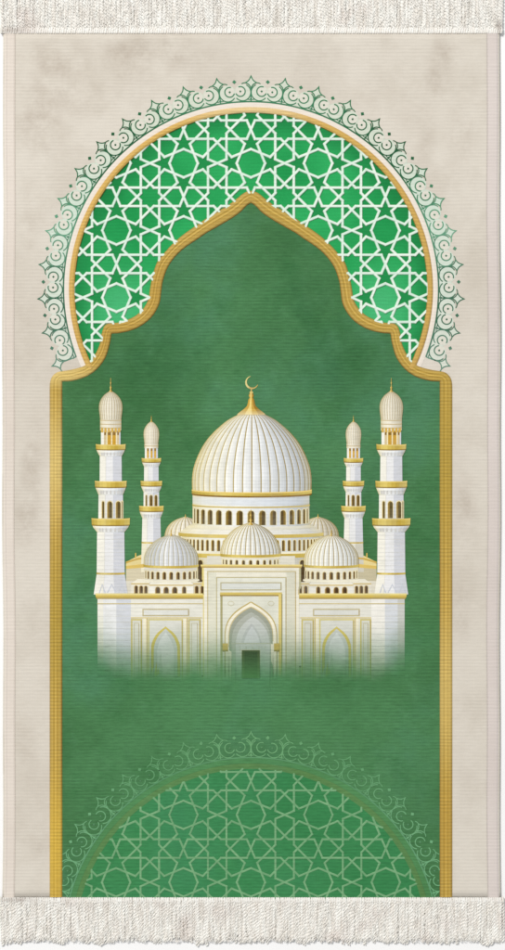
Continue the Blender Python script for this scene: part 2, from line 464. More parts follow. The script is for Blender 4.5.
STAR = [(0, 33.5), (4, 24.3), (11.2, 24.3), (6.2, 19), (10, 10), (0, 14.1), (-10, 10), (-6.2, 19), (-11.2, 24.3), (-4, 24.3)]
TRI = [(24.3, 24.3), (24.3, 11.6), (33.5, 20.7), (29.7, 24.3)]
def accents(s, cu, cv, per, nu, nv0, nv1, ok, c):
    k = per / 67.0
    for i in range(-nu, nu + 1):
        for j in range(nv0, nv1 + 1):
            for q in range(4):
                co, si = (1, 0, -1, 0)[q], (0, 1, 0, -1)[q]
                for P in (STAR, TRI, [(b, a) for a, b in TRI]):
                    pts = [(cu + i * per + (a * co - b * si) * k, cv + j * per + (a * si + b * co) * k) for a, b in P]
                    if all(ok(*p) for p in pts): s.face(pts, c, 0)
sc = Sheet(5.13)
accents(sc, 251.0, 163.3, 67.2, 4, -2, 4, lambda u, v: (u - CU) ** 2 + (v - CV) ** 2 < 178.0 ** 2 and not inside(midp, u, v), (34, 140, 74))
sc.build('star_cells', M['lattice'], rug)
lt = Sheet()
rnd = random.Random(3)
def ok_up(u, v): return (u - CU) ** 2 + (v - CV) ** 2 < 178.0 ** 2 and not inside(clipp, u, v)
n = 0
for (P, Q) in lattice_segments(251.0, 163.3, 67.2, 4, -2, 4):
    r = clip(P, Q, ok_up)
    if r:
        n += 1
        t = rnd.random()
        bar(lt, r[0], r[1], 2.85, 5.1, 1.6 + 0.0045 * (n % 89), mixc((234, 245, 233), (214, 236, 220), t))
lt.build('star_lattice', M['lattice'], rug)

def ring(s, prof, cv=CV, a0=A0, a1=A1, n=200):
    for i in range(n):
        a, b = a0 + (a1 - a0) * i / n, a0 + (a1 - a0) * (i + 1) / n
        for (r0, z0, c0), (r1, z1, c1) in zip(prof, prof[1:]):
            s.face([pol(r0, a, cv), pol(r1, a, cv), pol(r1, b, cv), pol(r0, b, cv)], mixc(c0, c1, .5), 0, [z0, z1, z1, z0])
gr = Sheet()
ring(gr, [(176.0, 5.12, (150, 118, 50)), (176.5, 7.3, (176, 140, 62)), (178.2, 7.8, (214, 178, 98)), (180.2, 7.4, (200, 160, 76)), (181.6, 6.3, (214, 176, 104)), (182.0, 5.3, (190, 156, 92))])
gr.build('gold_ring', M['gold'], rug)
cb = Sheet()
ring(cb, [(181.8, 5.25, (238, 228, 214)), (184.5, 5.45, (236, 226, 214)), (186.8, 5.25, (232, 224, 212))])
cb.build('cream_band', M['lace'], rug)

PITCH = math.radians(9.265)
def lace(s, cv, line_c, fill_c, in_c, kmax, lw=1.08, fills=True):
    """scalloped lace crest: every repeat is a stem, a concave lozenge, and two curls with a dot each"""
    def loc(a, u, r):    # local frame of a repeat at angle a: u along the arc, r outwards from the base line
        R = 187.3 + r
        return pol(R, a + u / 200.0, cv)
    def circ(a, cu, cr, rad, t0, t1, n=18):
        return [loc(a, cu + rad * math.sin(math.radians(t0 + (t1 - t0) * i / n)), cr + rad * math.cos(math.radians(t0 + (t1 - t0) * i / n))) for i in range(n + 1)]
    def fan(a, cu, cr, rad, c, l):
        P = circ(a, cu, cr, rad, 0, 360, 20); o = loc(a, cu, cr)
        for i in range(20): s.face([o, P[i], P[i + 1]], c, l)
    loz = []
    C = [(0, 26.6), (6.0, 19.2), (0, 13.2), (-6.0, 19.2)]
    for i in range(4):
        p, q = C[i], C[(i + 1) % 4]
        for k in range(6):
            t = k / 6; m = ((p[0] + q[0]) / 2 * 0.34, 19.4 + ((p[1] + q[1]) / 2 - 19.4) * 0.34)
            loz.append((p[0] * (1 - t) ** 2 + 2 * m[0] * t * (1 - t) + q[0] * t * t, p[1] * (1 - t) ** 2 + 2 * m[1] * t * (1 - t) + q[1] * t * t))
    for k in range(-kmax, kmax + 1):
        a = k * PITCH; lc = line_c(k); fc = fill_c(k)
        o = loc(a, 0, 19.8); L = [loc(a, *p) for p in loz]
        if fills:
            for i in range(len(L)): s.face([o, L[i], L[(i + 1) % len(L)]], fc, 3)
        s.line(L, lw, lc, 7, True)
        s.line([loc(a, 0, 0.4), loc(a, 0, 4), loc(a, 0, 8), loc(a, 0, 13)], lw, lc, 6)
        for sg in (-1, 1):           # hooked arms out of the lozenge
            s.line([loc(a, sg * 5.6, 19.3), loc(a, sg * 7.6, 19.0), loc(a, sg * 9.2, 18.2)], lw * .9, lc, 6)
    for k in range(-kmax, kmax):
        a = (k + .5) * PITCH; lc = mixc(line_c(k), line_c(k + 1), .5); fc = mixc(fill_c(k), fill_c(k + 1), .5)
        if fills:
            for i in range(10):
                u0, u1 = -17 + 3.4 * i, -17 + 3.4 * (i + 1)
                s.face([loc(a, u0, 0.3), loc(a, u1, 0.3), loc(a, u1, 6.5), loc(a, u0, 6.5)], fc, 0)
            for sg in (-1, 1):
                fan(a, sg * 7.6, 9.6, 8.2, fc, 1 if sg < 0 else 2)
            for sg in (-1, 1):
                fan(a, sg * 5.6, 10.8, 4.9, in_c(k), 4)
        for sg in (-1, 1):
            s.line([p for p in circ(a, sg * 7.6, 9.6, 8.4, sg * 28, sg * 232, 22)], lw, lc, 6)
            s.line([p for p in circ(a, sg * 5.4, 10.6, 4.9, sg * -20, sg * 250, 20)], lw * 1.1, lc, 8)
            d = 1.25
            s.face([loc(a, sg * 5.4, 10.6 + d), loc(a, sg * 5.4 + d, 10.6), loc(a, sg * 5.4, 10.6 - d), loc(a, sg * 5.4 - d, 10.6)], mixc(lc, (30, 60, 40), .25), 9)
            s.line([loc(a, sg * 12.5, 2.6), loc(a, sg * 14.8, 2.2), loc(a, sg * 17, 3.6)], lw * .8, lc, 6)
        d = 2.0
        s.face([loc(a, 0, 20.4 + d), loc(a, d, 20.4), loc(a, 0, 20.4 - d), loc(a, -d, 20.4)], lc, 9)
    # base line
    n = 220
    for i in range(n):
        b0, b1 = -kmax * PITCH + 2 * kmax * PITCH * i / n, -kmax * PITCH + 2 * kmax * PITCH * (i + 1) / n
        kk = (b0 + b1) / 2 / PITCH
        s.face([pol(186.8, b0, cv), pol(188.2, b0, cv), pol(188.2, b1, cv), pol(186.8, b1, cv)], mixc(line_c(kk), (60, 110, 80), .25), 10)
LST = [(0, (70, 132, 98)), (2.5, (62, 128, 90)), (4.2, (34, 92, 58)), (5.6, (34, 90, 56)), (6.6, (78, 142, 106)), (8, (112, 168, 138)), (9.2, (72, 120, 94)), (10.5, (58, 104, 80)), (12, (100, 142, 122))]
FST = [(0, (214, 220, 204)), (4, (210, 218, 201)), (7, (208, 223, 208)), (12, (215, 220, 207))]
lc = Sheet(5.1)
lace(lc, CV, lambda k: ramp(LST, abs(k)), lambda k: ramp(FST, abs(k)), lambda k: (222, 219, 206), 12)
lc.build('lace_crest', M['lace'], rug)

# ------------------------------------------------------------------ the faint lunette woven into the foot of the field
BV = 945.0
def keep_low(u, v): return 62.6 < u < 439.4 and v < 899
a0 = -math.radians(78)
fp = Sheet(5.25)
half_a = math.acos((BV - 897.6) / 176.5)
fp.face([pol(176.5, -half_a + 2 * half_a * i / 90, BV) for i in range(91)], (44, 138, 80), 0)
fp.build('faint_panel', M['faint_field'], rug)
fr2 = Sheet(5.32, keep_low, 898)
ring(fr2, [(176.0, 5.36, (92, 134, 76)), (178.5, 5.40, (108, 144, 82)), (181.5, 5.36, (96, 134, 74))], BV, a0, -a0)
ring(fr2, [(181.6, 5.36, (84, 142, 86)), (186.9, 5.36, (88, 146, 90))], BV, a0, -a0)
fr2.build('faint_ring', M['faint_field'], rug)
fl = Sheet(5.38, keep_low)
def ok_low(u, v): return (u - CU) ** 2 + (v - BV) ** 2 < 176.0 ** 2 and v < 898
n = 0
for (P, Q) in lattice_segments(251.0, 815.0, 67.4, 4, -2, 2):
    r = clip(P, Q, ok_low)
    if r:
        n += 1
        t = rnd.random()
        bar(fl, r[0], r[1], 2.05, 5.38, 0.14 + 0.004 * (n % 83), mixc((124, 172, 126), (112, 162, 116), t))
fl.build('faint_lattice', M['faint'], rug)
fc = Sheet(5.3, keep_low, 898)
lace(fc, BV, lambda k: ramp([(0, (112, 166, 116)), (3, (98, 154, 106)), (6, (112, 168, 122)), (9, (110, 168, 122))], abs(k)), lambda k: (80, 142, 92), lambda k: (78, 138, 88), 9, lw=1.0, fills=False)
fc.build('faint_lace', M['faint'], rug)

# ------------------------------------------------------------------ the mosque picture (a flat print: every facet is its own dye)
pic = bpy.data.objects.new('mosque_picture', None); col.objects.link(pic); pic.parent = rug
STONE = [(-1, (226, 216, 172)), (-.8, (244, 240, 220)), (-.35, (246, 246, 241)), (.1, (238, 240, 240)), (.5, (218, 222, 225)), (.85, (190, 194, 196)), (1, (192, 186, 160))]
CREAM = [(-1, (214, 203, 164)), (-.7, (240, 232, 208)), (-.2, (246, 240, 222)), (.3, (226, 219, 200)), (.8, (204, 196, 174)), (1, (190, 182, 150))]
GREY = [(-1, (204, 203, 190)), (-.6, (208, 211, 212)), (-.25, (240, 241, 240)), (0, (226, 228, 230)), (.4, (206, 209, 213)), (1, (190, 190, 180))]
GOLDR = [(-1, (184, 158, 62)), (-.5, (230, 208, 118)), (0, (210, 184, 84)), (.4, (192, 164, 66)), (1, (208, 188, 104))]
def stone(t): return ramp(STONE, t)
def cream(t): return ramp(CREAM, t)
def grey(t): return ramp(GREY, t)
def gold(t): return ramp(GOLDR, t)
def dark(f, k): return lambda t: tuple(c * k for c in f(t))

def band(s, cx, hw0, y0, hw1, y1, f, l, sag=0.0, n=20, sag1=None):
    """a course of a round drum, seen slightly from above: facets with the curve 'sag' of its front edge"""
    if sag1 is None: sag1 = sag
    for i in range(n):
        a, b = -math.pi / 2 + math.pi * i / n, -math.pi / 2 + math.pi * (i + 1) / n
        sa, sb, ca, cb_ = math.sin(a), math.sin(b), math.cos(a), math.cos(b)
        s.face([(cx + hw0 * sa, y0 + sag * ca), (cx + hw0 * sb, y0 + sag * cb_), (cx + hw1 * sb, y1 + sag1 * cb_), (cx + hw1 * sa, y1 + sag1 * ca)], f((sa + sb) / 2), l)
def arch(s, cx, y0, y1, w, c, l, pointed=False):
    r = w / 2
    P = [(cx - r, y1), (cx - r, y0 + r)]
    if pointed: P += [(cx - r * .72, y0 + r * .42), (cx, y0), (cx + r * .72, y0 + r * .42)]
    else: P += [(cx - r * .7, y0 + r * .3), (cx, y0), (cx + r * .7, y0 + r * .3)]
    P += [(cx + r, y0 + r), (cx + r, y1)]
    s.face(P, c, l)
def arcade(s, cx, hw, y0, y1, step, w, l, sag=0.0, kmax=7, off=0.0, c0=(156, 124, 52), c1=(92, 70, 34)):
    for k in range(-kmax, kmax + 1):
        th = math.radians((k + off) * step)
        if abs(th) > math.radians(84): continue
        x = cx + hw * math.sin(th); ww = max(w * math.cos(th), 0.8); dy = sag * math.cos(th)
        arch(s, x, y0 + dy - .9, y1 + dy + .3, ww + 1.6, (236, 226, 186), l)
        arch(s, x, y0 + dy, y1 + dy, ww, c0, l + 1)
        sh = ww * .58                       # the far jamb of the opening is painted darker
        arch(s, x + (ww - sh) / 2 * (1 if k <= 2 else -1), y0 + dy + .5, y1 + dy, sh, c1, l + 2)
def dome(s, cx, prof, ribs, f, ribc, ribw, l, sag=2.0, sub=2):
    ybase, ytop = prof[-1][0], prof[0][0]
    def pt(y, hw, th): 
        k = max(0.0, (y - ytop) / (ybase - ytop))
        return (cx + hw * math.sin(th), y + sag * k * k * math.cos(th))
    N = ribs * sub
    for i in range(N):
        a, b = -math.pi / 2 + math.pi * i / N, -math.pi / 2 + math.pi * (i + 1) / N
        t = (math.sin(a) + math.sin(b)) / 2
        g = 1.03 - 0.085 * (i % sub) / max(1, sub - 1)
        for j in range(len(prof) - 1):
            (y0, h0), (y1, h1) = prof[j], prof[j + 1]
            kk = j / len(prof)
            c = f(t); c = tuple(min(255, v * g) for v in mixc(c, (214, 196, 140), 0.30 * max(0, 1 - kk * 3.2)))
            s.face([pt(y0, h0, a), pt(y0, h0, b), pt(y1, h1, b), pt(y1, h1, a)], c, l)
    for i in range(ribs + 1):
        a = -math.pi / 2 + math.pi * i / ribs
        w = ribw * (0.45 + 0.55 * math.cos(a))
        cc = ribc(math.sin(a))
        for j in range(1, len(prof) - 1):
            (y0, h0), (y1, h1) = prof[j], prof[j + 1]
            p, q = pt(y0, h0, a), pt(y1, h1, a)
            w0 = w * min(1, .4 + h0 / prof[-1][1]) / 2; w1 = w * min(1, .4 + h1 / prof[-1][1]) / 2
            s.face([(p[0] - w0, p[1]), (p[0] + w0, p[1]), (q[0] + w1, q[1]), (q[0] - w1, q[1])], cc, l + 1)
def ribgold(t): return ramp([(-1, (206, 186, 120)), (-.5, (196, 178, 116)), (0, (168, 146, 84)), (.5, (160, 142, 92)), (1, (150, 132, 80))], t)
def ribgrey(t): return ramp([(-1, (200, 188, 136)), (0, (190, 184, 160)), (1, (166, 154, 112))], t)
def rect(s, x0, y0, x1, y1, c, l): s.face([(x0, y0), (x1, y0), (x1, y1), (x0, y1)], c, l)
def frame_rect(s, x0, y0, x1, y1, w, c, l, sides='tlrb'):
    if 't' in sides: rect(s, x0, y0, x1, y0 + w, c, l)
    if 'b' in sides: rect(s, x0, y1 - w, x1, y1, c, l)
    if 'l' in sides: rect(s, x0, y0 + (w if 't' in sides else 0), x0 + w, y1 - (w if 'b' in sides else 0), c, l)
    if 'r' in sides: rect(s, x1 - w, y0 + (w if 't' in sides else 0), x1, y1 - (w if 'b' in sides else 0), mixc(c, (140, 110, 50), .25), l)
def finial(s, cx, y0, y1, w, l):
    """little spire: ball, neck and tip"""
    h = y1 - y0
    P = [(0, .08), (.16, .12), (.2, .35), (.55, .42), (.2, .5), (.3, .62), (.85, .72), (.45, .8), (.7, .9), (1.6, 1.0)]
    L = [(cx - w * a * .5, y0 + h * t) for a, t in P]; R = [(cx + w * a * .5, y0 + h * t) for a, t in P]
    for i in range(len(P) - 1):
        s.face([L[i], ((L[i][0] + R[i][0]) / 2, L[i][1]), ((L[i + 1][0] + R[i + 1][0]) / 2, L[i + 1][1]), L[i + 1]], (236, 208, 120), l)
        s.face([((L[i][0] + R[i][0]) / 2, L[i][1]), R[i], R[i + 1], ((L[i + 1][0] + R[i + 1][0]) / 2, L[i + 1][1])], (180, 142, 58), l)

# back half domes, low roofs
for cx, f in ((185.5, cream), (318.0, dark(cream, .93))):
    s = Sheet(5.30)
    dome(s, cx, crom([(517, 1.5), (519, 8), (523, 14.5), (528, 18.5), (533, 20.3), (538, 21)], 3), 12, f, ribgold, .8, 0, 1.5)
    finial(s, cx, 513.5, 518, 2.2, 3)
    s.build('half_dome', M['mosque'], pic)
for sg in (-1, 1):
    s = Sheet(5.30)
    def m(x): return x if sg < 0 else 502.5 - x
    def q(pts, c, l): s.face([(m(a), b) for a, b in pts], c, l)
    q([(126, 562), (132, 559), (138, 556), (146, 553), (152, 553), (152, 563), (126, 566)], (232, 214, 150), 0)
    q([(126, 561.6), (138, 558), (152, 556.5), (152, 558), (138, 559.8), (126, 563.5)], (206, 172, 84), 1)
    q([(126, 566), (152, 563), (152, 567), (126, 569)], (222, 192, 104), 1)
    q([(126, 569), (152, 567), (152, 588), (126, 588)], (216, 206, 176) if sg < 0 else (200, 190, 158), 0)
    q([(135.2, 553), (136.2, 553), (136.4, 558), (135, 558)], (222, 190, 96), 2)
    s.build('low_roof', M['mosque'], pic)

# small rear minarets
def facet_shaft(s, cx, hw0, y0, hw1, y1, l, split=(-1, -.45, .2, 1), cols=((246, 243, 230), (236, 236, 236), (210, 212, 218))):
    for a, b, c in zip(split, split[1:], cols):
        s.face([(cx + hw0 * a, y0), (cx + hw0 * b, y0), (cx + hw1 * b, y1), (cx + hw1 * a, y1)], c, l)
    s.face([(cx + hw0 * split[1] - .25, y0), (cx + hw0 * split[1] + .25, y0), (cx + hw1 * split[1] + .25, y1), (cx + hw1 * split[1] - .25, y1)], (222, 220, 210), l + 1)
def balcony(s, cx, hw, y0, y1, hb, yb, hs, l):
    """gold parapet on a stepped white corbel"""
    band(s, cx, hw, y0, hw * .985, y1, gold, l, 0.7, 12)
    band(s, cx, hw, y0, hw, y0 + 1.3, lambda t: mixc(gold(t), (246, 222, 140), .5), l + 1, 0.7, 12)
    band(s, cx, hw * .985, y1 - .6, hw * .97, y1 + .5, lambda t: mixc(gold(t), (110, 80, 26), .6), l + 1, 0.7, 12)
    ym = y1 + (yb - y1) * .4
    band(s, cx, hw * .955, y1 + .4, hw * .90, ym, stone, l, .7, 12)
    band(s, cx, hw * .90, ym, (hw + hs) / 2 * .95, ym + (yb - ym) * .45, dark(stone, .93), l, .7, 12)
    band(s, cx, (hw + hs) / 2 * .95, ym + (yb - ym) * .45, hs, yb, dark(stone, .97), l, .7, 12)
    for i in range(7):      # muqarnas shadow cells painted on the corbel
        x = cx + hs * .85 * math.sin(math.radians(-66 + 22 * i))
        arch(s, x, ym + .4, yb - .4, max(hs * .13, .7), (206, 204, 200), l + 2)
def minaret(cx, small, z):
    s = Sheet(z)
    if not small:
        facet_shaft(s, cx, 13.6, 531, 14.0, 573, 0)
        for j in range(9): rect(s, cx - 13.4, 535 + j * 4.3, cx + 13.6, 535.35 + j * 4.3, (222, 221, 216), 2)
        facet_shaft(s, cx, 14.0, 574, 17.0, 594.5, 0)
        band(s, cx, 14.2, 572.4, 14.2, 574.3, gold, 3, .5, 12)
        for dx, w in ((1.0, 5), (-8.5, 3.5), (11, 4)):
            s.face([(cx + dx - w, 593), (cx + dx, 583.5), (cx + dx + w, 593), (cx + dx + w - 1.2, 593), (cx + dx, 585.6), (cx + dx - w + 1.2, 593)], (204, 208, 216), 3)
        balcony(s, cx, 19.2, 518, 525, 0, 532, 13.8, 4)
        facet_shaft(s, cx, 12.2, 493, 12.4, 519, 2)
        for dx, w in ((-7.6, 2.4), (-.9, 4.9), (7.6, 4.7), (11.5, .9)):
            arch(s, cx + dx, 500.2, 518.4, w + 1.4, (238, 228, 188), 8); arch(s, cx + dx, 501.2, 518.2, w, (150, 122, 54), 9)
            arch(s, cx + dx + w * .16, 502, 518.2, w * .6, (92, 76, 34), 10)
        balcony(s, cx, 15.9, 480.6, 487, 0, 494.5, 12.4, 11)
        facet_shaft(s, cx, 10.9, 455, 11.1, 481.4, 6)
        balcony(s, cx, 14.9, 444, 449.3, 0, 456, 11.2, 11)
        facet_shaft(s, cx, 9.8, 431, 9.8, 445, 6)
        for dx, w in ((-5.6, 2.2), (-1.4, 3.6), (3.4, 3.6), (7.4, 2.0)):
            arch(s, cx + dx, 430.5, 444.6, w, (206, 160, 54) if abs(dx) < 5 else (216, 196, 150), 8)
            arch(s, cx + dx, 430.5, 435, w * .8, (140, 104, 40), 9)
        for dx in (-3.7, 1.0, 5.6): rect(s, cx + dx - .5, 431, cx + dx + .5, 444.6, (246, 234, 190), 10)
        band(s, cx, 10.6, 418, 10.6, 430.4, cream, 12, .5, 14)
        for y in (419.6, 423.4, 427): band(s, cx, 10.7, y, 10.7, y + .9, lambda t: mixc(cream(t), (170, 138, 70), .5), 13, .5, 14)
        for i in range(6): arch(s, cx - 8.6 + 3.4 * i, 427.8, 432.4, 2.4, (214, 176, 84), 14)
        pr = crom([(391, .8), (393, 4), (396, 7.4), (400, 10), (404, 11.3), (408, 11.6), (412, 11.3), (416, 10.8), (419, 10.5)], 2)
        dome(s, cx, pr, 13, cream, lambda t: mixc(cream(t), (150, 130, 84), .5), .75, 15, .6)
        finial(s, cx, 376.4, 392, 2.4, 18)
    else:
        facet_shaft(s, cx, 9.0, 517, 9.6, 542, 0)
        facet_shaft(s, cx, 9.6, 542, 10.4, 572, 0, cols=((240, 234, 206), (236, 232, 218), (210, 206, 190)))
        band(s, cx, 9.8, 541.8, 9.8, 543.2, gold, 2, .4, 10)
        balcony(s, cx, 12.2, 505.6, 511, 0, 518, 9.1, 4)
        facet_shaft(s, cx, 7.7, 491, 7.8, 506.6, 2)
        for dx, w in ((-5.0, 1.5), (-.3, 3.1), (4.6, 2.9)):
            arch(s, cx + dx, 494.4, 506, w + 1, (238, 228, 188), 8); arch(s, cx + dx, 495, 506, w, (146, 116, 52), 9); arch(s, cx + dx + .3, 495.6, 506, w * .55, (96, 76, 36), 10)
        balcony(s, cx, 10.7, 480.6, 485.6, 0, 492, 7.8, 11)
        facet_shaft(s, cx, 7.2, 465, 7.3, 481, 6)
        balcony(s, cx, 9.7, 457.8, 461.8, 0, 466.6, 7.3, 11)
        facet_shaft(s, cx, 6.5, 447, 6.5, 458.4, 6)
        for dx in (-3.4, .2, 3.8): arch(s, cx + dx, 447.5, 458, 2.1, (214, 172, 76), 8); arch(s, cx + dx, 447.5, 451, 1.6, (150, 116, 52), 9)
        band(s, cx, 6.9, 443.4, 6.9, 448, cream, 12, .3, 10)
        band(s, cx, 7.0, 445.4, 7.0, 446.2, lambda t: mixc(cream(t), (170, 138, 70), .5), 13, .3, 10)
        pr = crom([(421.4, .5), (423, 2.8), (425.6, 5), (429, 6.9), (433, 7.6), (437, 7.5), (441, 7.0), (444, 6.7)], 2)
        dome(s, cx, pr, 10, cream, lambda t: mixc(cream(t), (160, 140, 92), .4), .55, 15, .4)
        finial(s, cx, 415, 422, 1.8, 18)
    s.build('minaret', M['mosque'], pic)
minaret(151.4, True, 5.33); minaret(353.4, True, 5.33)

# two tiers under the main dome
s = Sheet(5.36)
band(s, 251, 57, 551, 57, 590, lambda t: mixc(stone(t), (210, 200, 170), .5), 0, 2)
band(s, 251, 69, 536, 69, 553, stone, 1, 2.2)
arcade(s, 251, 68, 538.2, 549.2, 5.7, 3.2, 3, 2.2, 14)
band(s, 251, 70, 551, 70, 556, gold, 6, 2.2); band(s, 251, 70, 550, 70, 552, lambda t: (244, 238, 214), 7, 2.2)
band(s, 251, 60, 524, 72.5, 533, lambda t: mixc(stone(t), (246, 238, 214), .4), 8, 2.6)
band(s, 251, 72.5, 532.2, 72.5, 535.6, lambda t: mixc(gold(t), (222, 200, 128), .35), 9, 2.6)
for x in (200.3, 302.3):
    arch(s, x, 559, 582, 6.4, (222, 206, 150), 10); arch(s, x, 560, 582, 4.6, (78, 60, 30), 11)
rect(s, 190, 569, 312, 571, (214, 182, 96), 0)
s.build('dome_base', M['mosque'], pic)

s = Sheet(5.55)
band(s, 251, 58.4, 492, 58.4, 527, stone, 0, 2.6, 28)
band(s, 251, 58.8, 504.2, 58.8, 505.6, lambda t: mixc(gold(t), (200, 180, 110), .5), 1, 2.6, 28)
band(s, 251, 58.4, 496, 58.4, 503, lambda t: mixc(stone(t), (214, 222, 232), .45), 1, 2.6, 28)
arcade(s, 251, 57.2, 508, 522.6, 11.4, 6.2, 2, 2.6, 7, 0, (138, 112, 46), (88, 70, 34))
band(s, 251, 59.2, 524.4, 60.2, 527.5, lambda t: mixc(stone(t), (246, 236, 200), .5), 6, 2.6, 28)
s.build('dome_drum', M['mosque'], pic)

s = Sheet(5.57)
pr = crom([(409.5, 4), (411.5, 7), (414, 12), (417, 18.4), (420.5, 24.5), (425, 30), (431, 36.8), (439, 44), (447, 49.4), (456, 53.8), (465, 57.2), (473, 59), (482, 59.6), (490.3, 59.3)], 2)
dome(s, 251.8, pr, 20, stone, ribgold, 1.15, 0, 3.0, 3)
band(s, 251.8, 60.0, 489.6, 60.0, 493.8, gold, 4, 3.0, 28)
band(s, 251.8, 60.0, 493.0, 59.6, 494.6, lambda t: (140, 104, 36), 5, 3.0, 28)
band(s, 251.8, 60.0, 489.3, 60.0, 490.5, lambda t: (240, 212, 124), 5, 3.0, 28)
s.build('main_dome', M['mosque'], pic)
s = Sheet(5.80)
G = [(.9, 391), (1.4, 393), (2.6, 395.5), (1.6, 397.6), (3.0, 400), (3.4, 403), (4.4, 406), (7.4, 409), (10.6, 411.4), (13.2, 413.4), (14.4, 415)]
for (a, y0), (b, y1) in zip(G, G[1:]):
    for t0, t1, c in ((-1, -.45, (206, 166, 70)), (-.45, .05, (242, 216, 130)), (.05, .5, (204, 162, 66)), (.5, 1, (160, 122, 44))):
        s.face([(251.3 + a * t0, y0), (251.3 + a * t1, y0), (251.3 + b * t1, y1), (251.3 + b * t0, y1)], mixc(c, (240, 232, 206), max(0, (y1 - 410) / 9)), 0)
rect(s, 249.6, 391.8, 253.0, 393.0, (230, 204, 116), 2); rect(s, 250.8, 388.0, 251.9, 392, (214, 182, 96), 1)
outer = [(251.8 + 6.6 * math.cos(a), 382.6 + 6.6 * math.sin(a)) for a in [math.radians(25 + 230 * i / 24) for i in range(25)]]
innr = [(252.5 + 5.7 * math.cos(a), 381.9 + 5.7 * math.sin(a)) for a in [math.radians(25 + 230 * i / 24) for i in range(25)]]
for i in range(24): s.face([outer[i], outer[i + 1], innr[i + 1], innr[i]], (232, 214, 140) if i > 9 else (206, 176, 92), 1)
s.build('crescent_finial', M['mosque'], pic)

# domed corner pavilions on the wings
def pavilion(cx, f, ribc, sg):
    s = Sheet(5.52)
    rect(s, *((126, 581, cx + 33, 596) if sg < 0 else (cx - 33, 581, 376, 596)), (224, 218, 200), -1)
    for x0, x1, c in ((-40, -22, (236, 230, 212)), (-22, 22, (246, 243, 232)), (22, 36, (216, 208, 186))):
        a, b = (x0, x1) if sg < 0 else (-x1, -x0)
        d = 1.5 if x0 == -22 else 0
        cc = c if sg < 0 else mixc(c, (206, 204, 196), .25)
        s.face([(cx + a, 583 + d), (cx + b, 583 + d), (cx + b, 596), (cx + a, 596)], cc, 0)
        s.face([(cx + a * .84, 579), (cx + b * .84, 579), (cx + b, 583.5 + d), (cx + a, 583.5 + d)], mixc(cc, (250, 244, 220), .5), 1)
        rect(s, cx + a, 583.2 + d, cx + b, 584.4 + d, (214, 190, 122), 2)
    for dx, w, y in ((-35, 3.2, 585.5), (-30, 3.4, 585.7), (-25.3, 3, 585.9), (-13.4, 4.6, 586.8), (-5, 4.8, 587), (3.6, 4.8, 587), (13, 3.6, 586.6) , (25.5, 3.4, 585.8), (31, 3, 585.6)):
        x = cx + (dx if sg < 0 else -dx)
        arch(s, x, y - .7, 594.6, w + 1.3, (226, 208, 160), 3); arch(s, x, y, 594.5, w, (128, 98, 50), 4); arch(s, x + .5, y + .6, 594.5, w * .6, (78, 58, 34), 5)
    band(s, cx, 27, 566, 27, 580, lambda t: mixc(f(t), (240, 230, 204), .5), 4, 1.6, 18)
    arcade(s, cx, 26.2, 570.4, 578.0, 15.2, 3.4, 6, 1.6, 5, 0, (142, 112, 60), (86, 66, 40))
    band(s, cx, 27.6, 579.0, 28.4, 580.6, lambda t: (246, 240, 216), 9, 1.6, 18)
    pr = crom([(534.6, 1.4), (536, 6.5), (539, 13), (543, 18.6), (548, 23.0), (553, 25.8), (558, 27.1), (564.6, 27.2)], 2)
    dome(s, cx, pr, 17, f, ribc, .8, 10, 1.8)
    band(s, cx, 27.6, 564.2, 27.6, 566.6, gold, 13, 1.8, 18)
    finial(s, cx, 528.5, 536, 2.4, 14)
    s.build('side_dome', M['mosque'], pic)
pavilion(171.2, grey, ribgrey, -1)
pavilion(331.2, lambda t: mixc(stone(t), (246, 242, 220), .3), ribgold, 1)

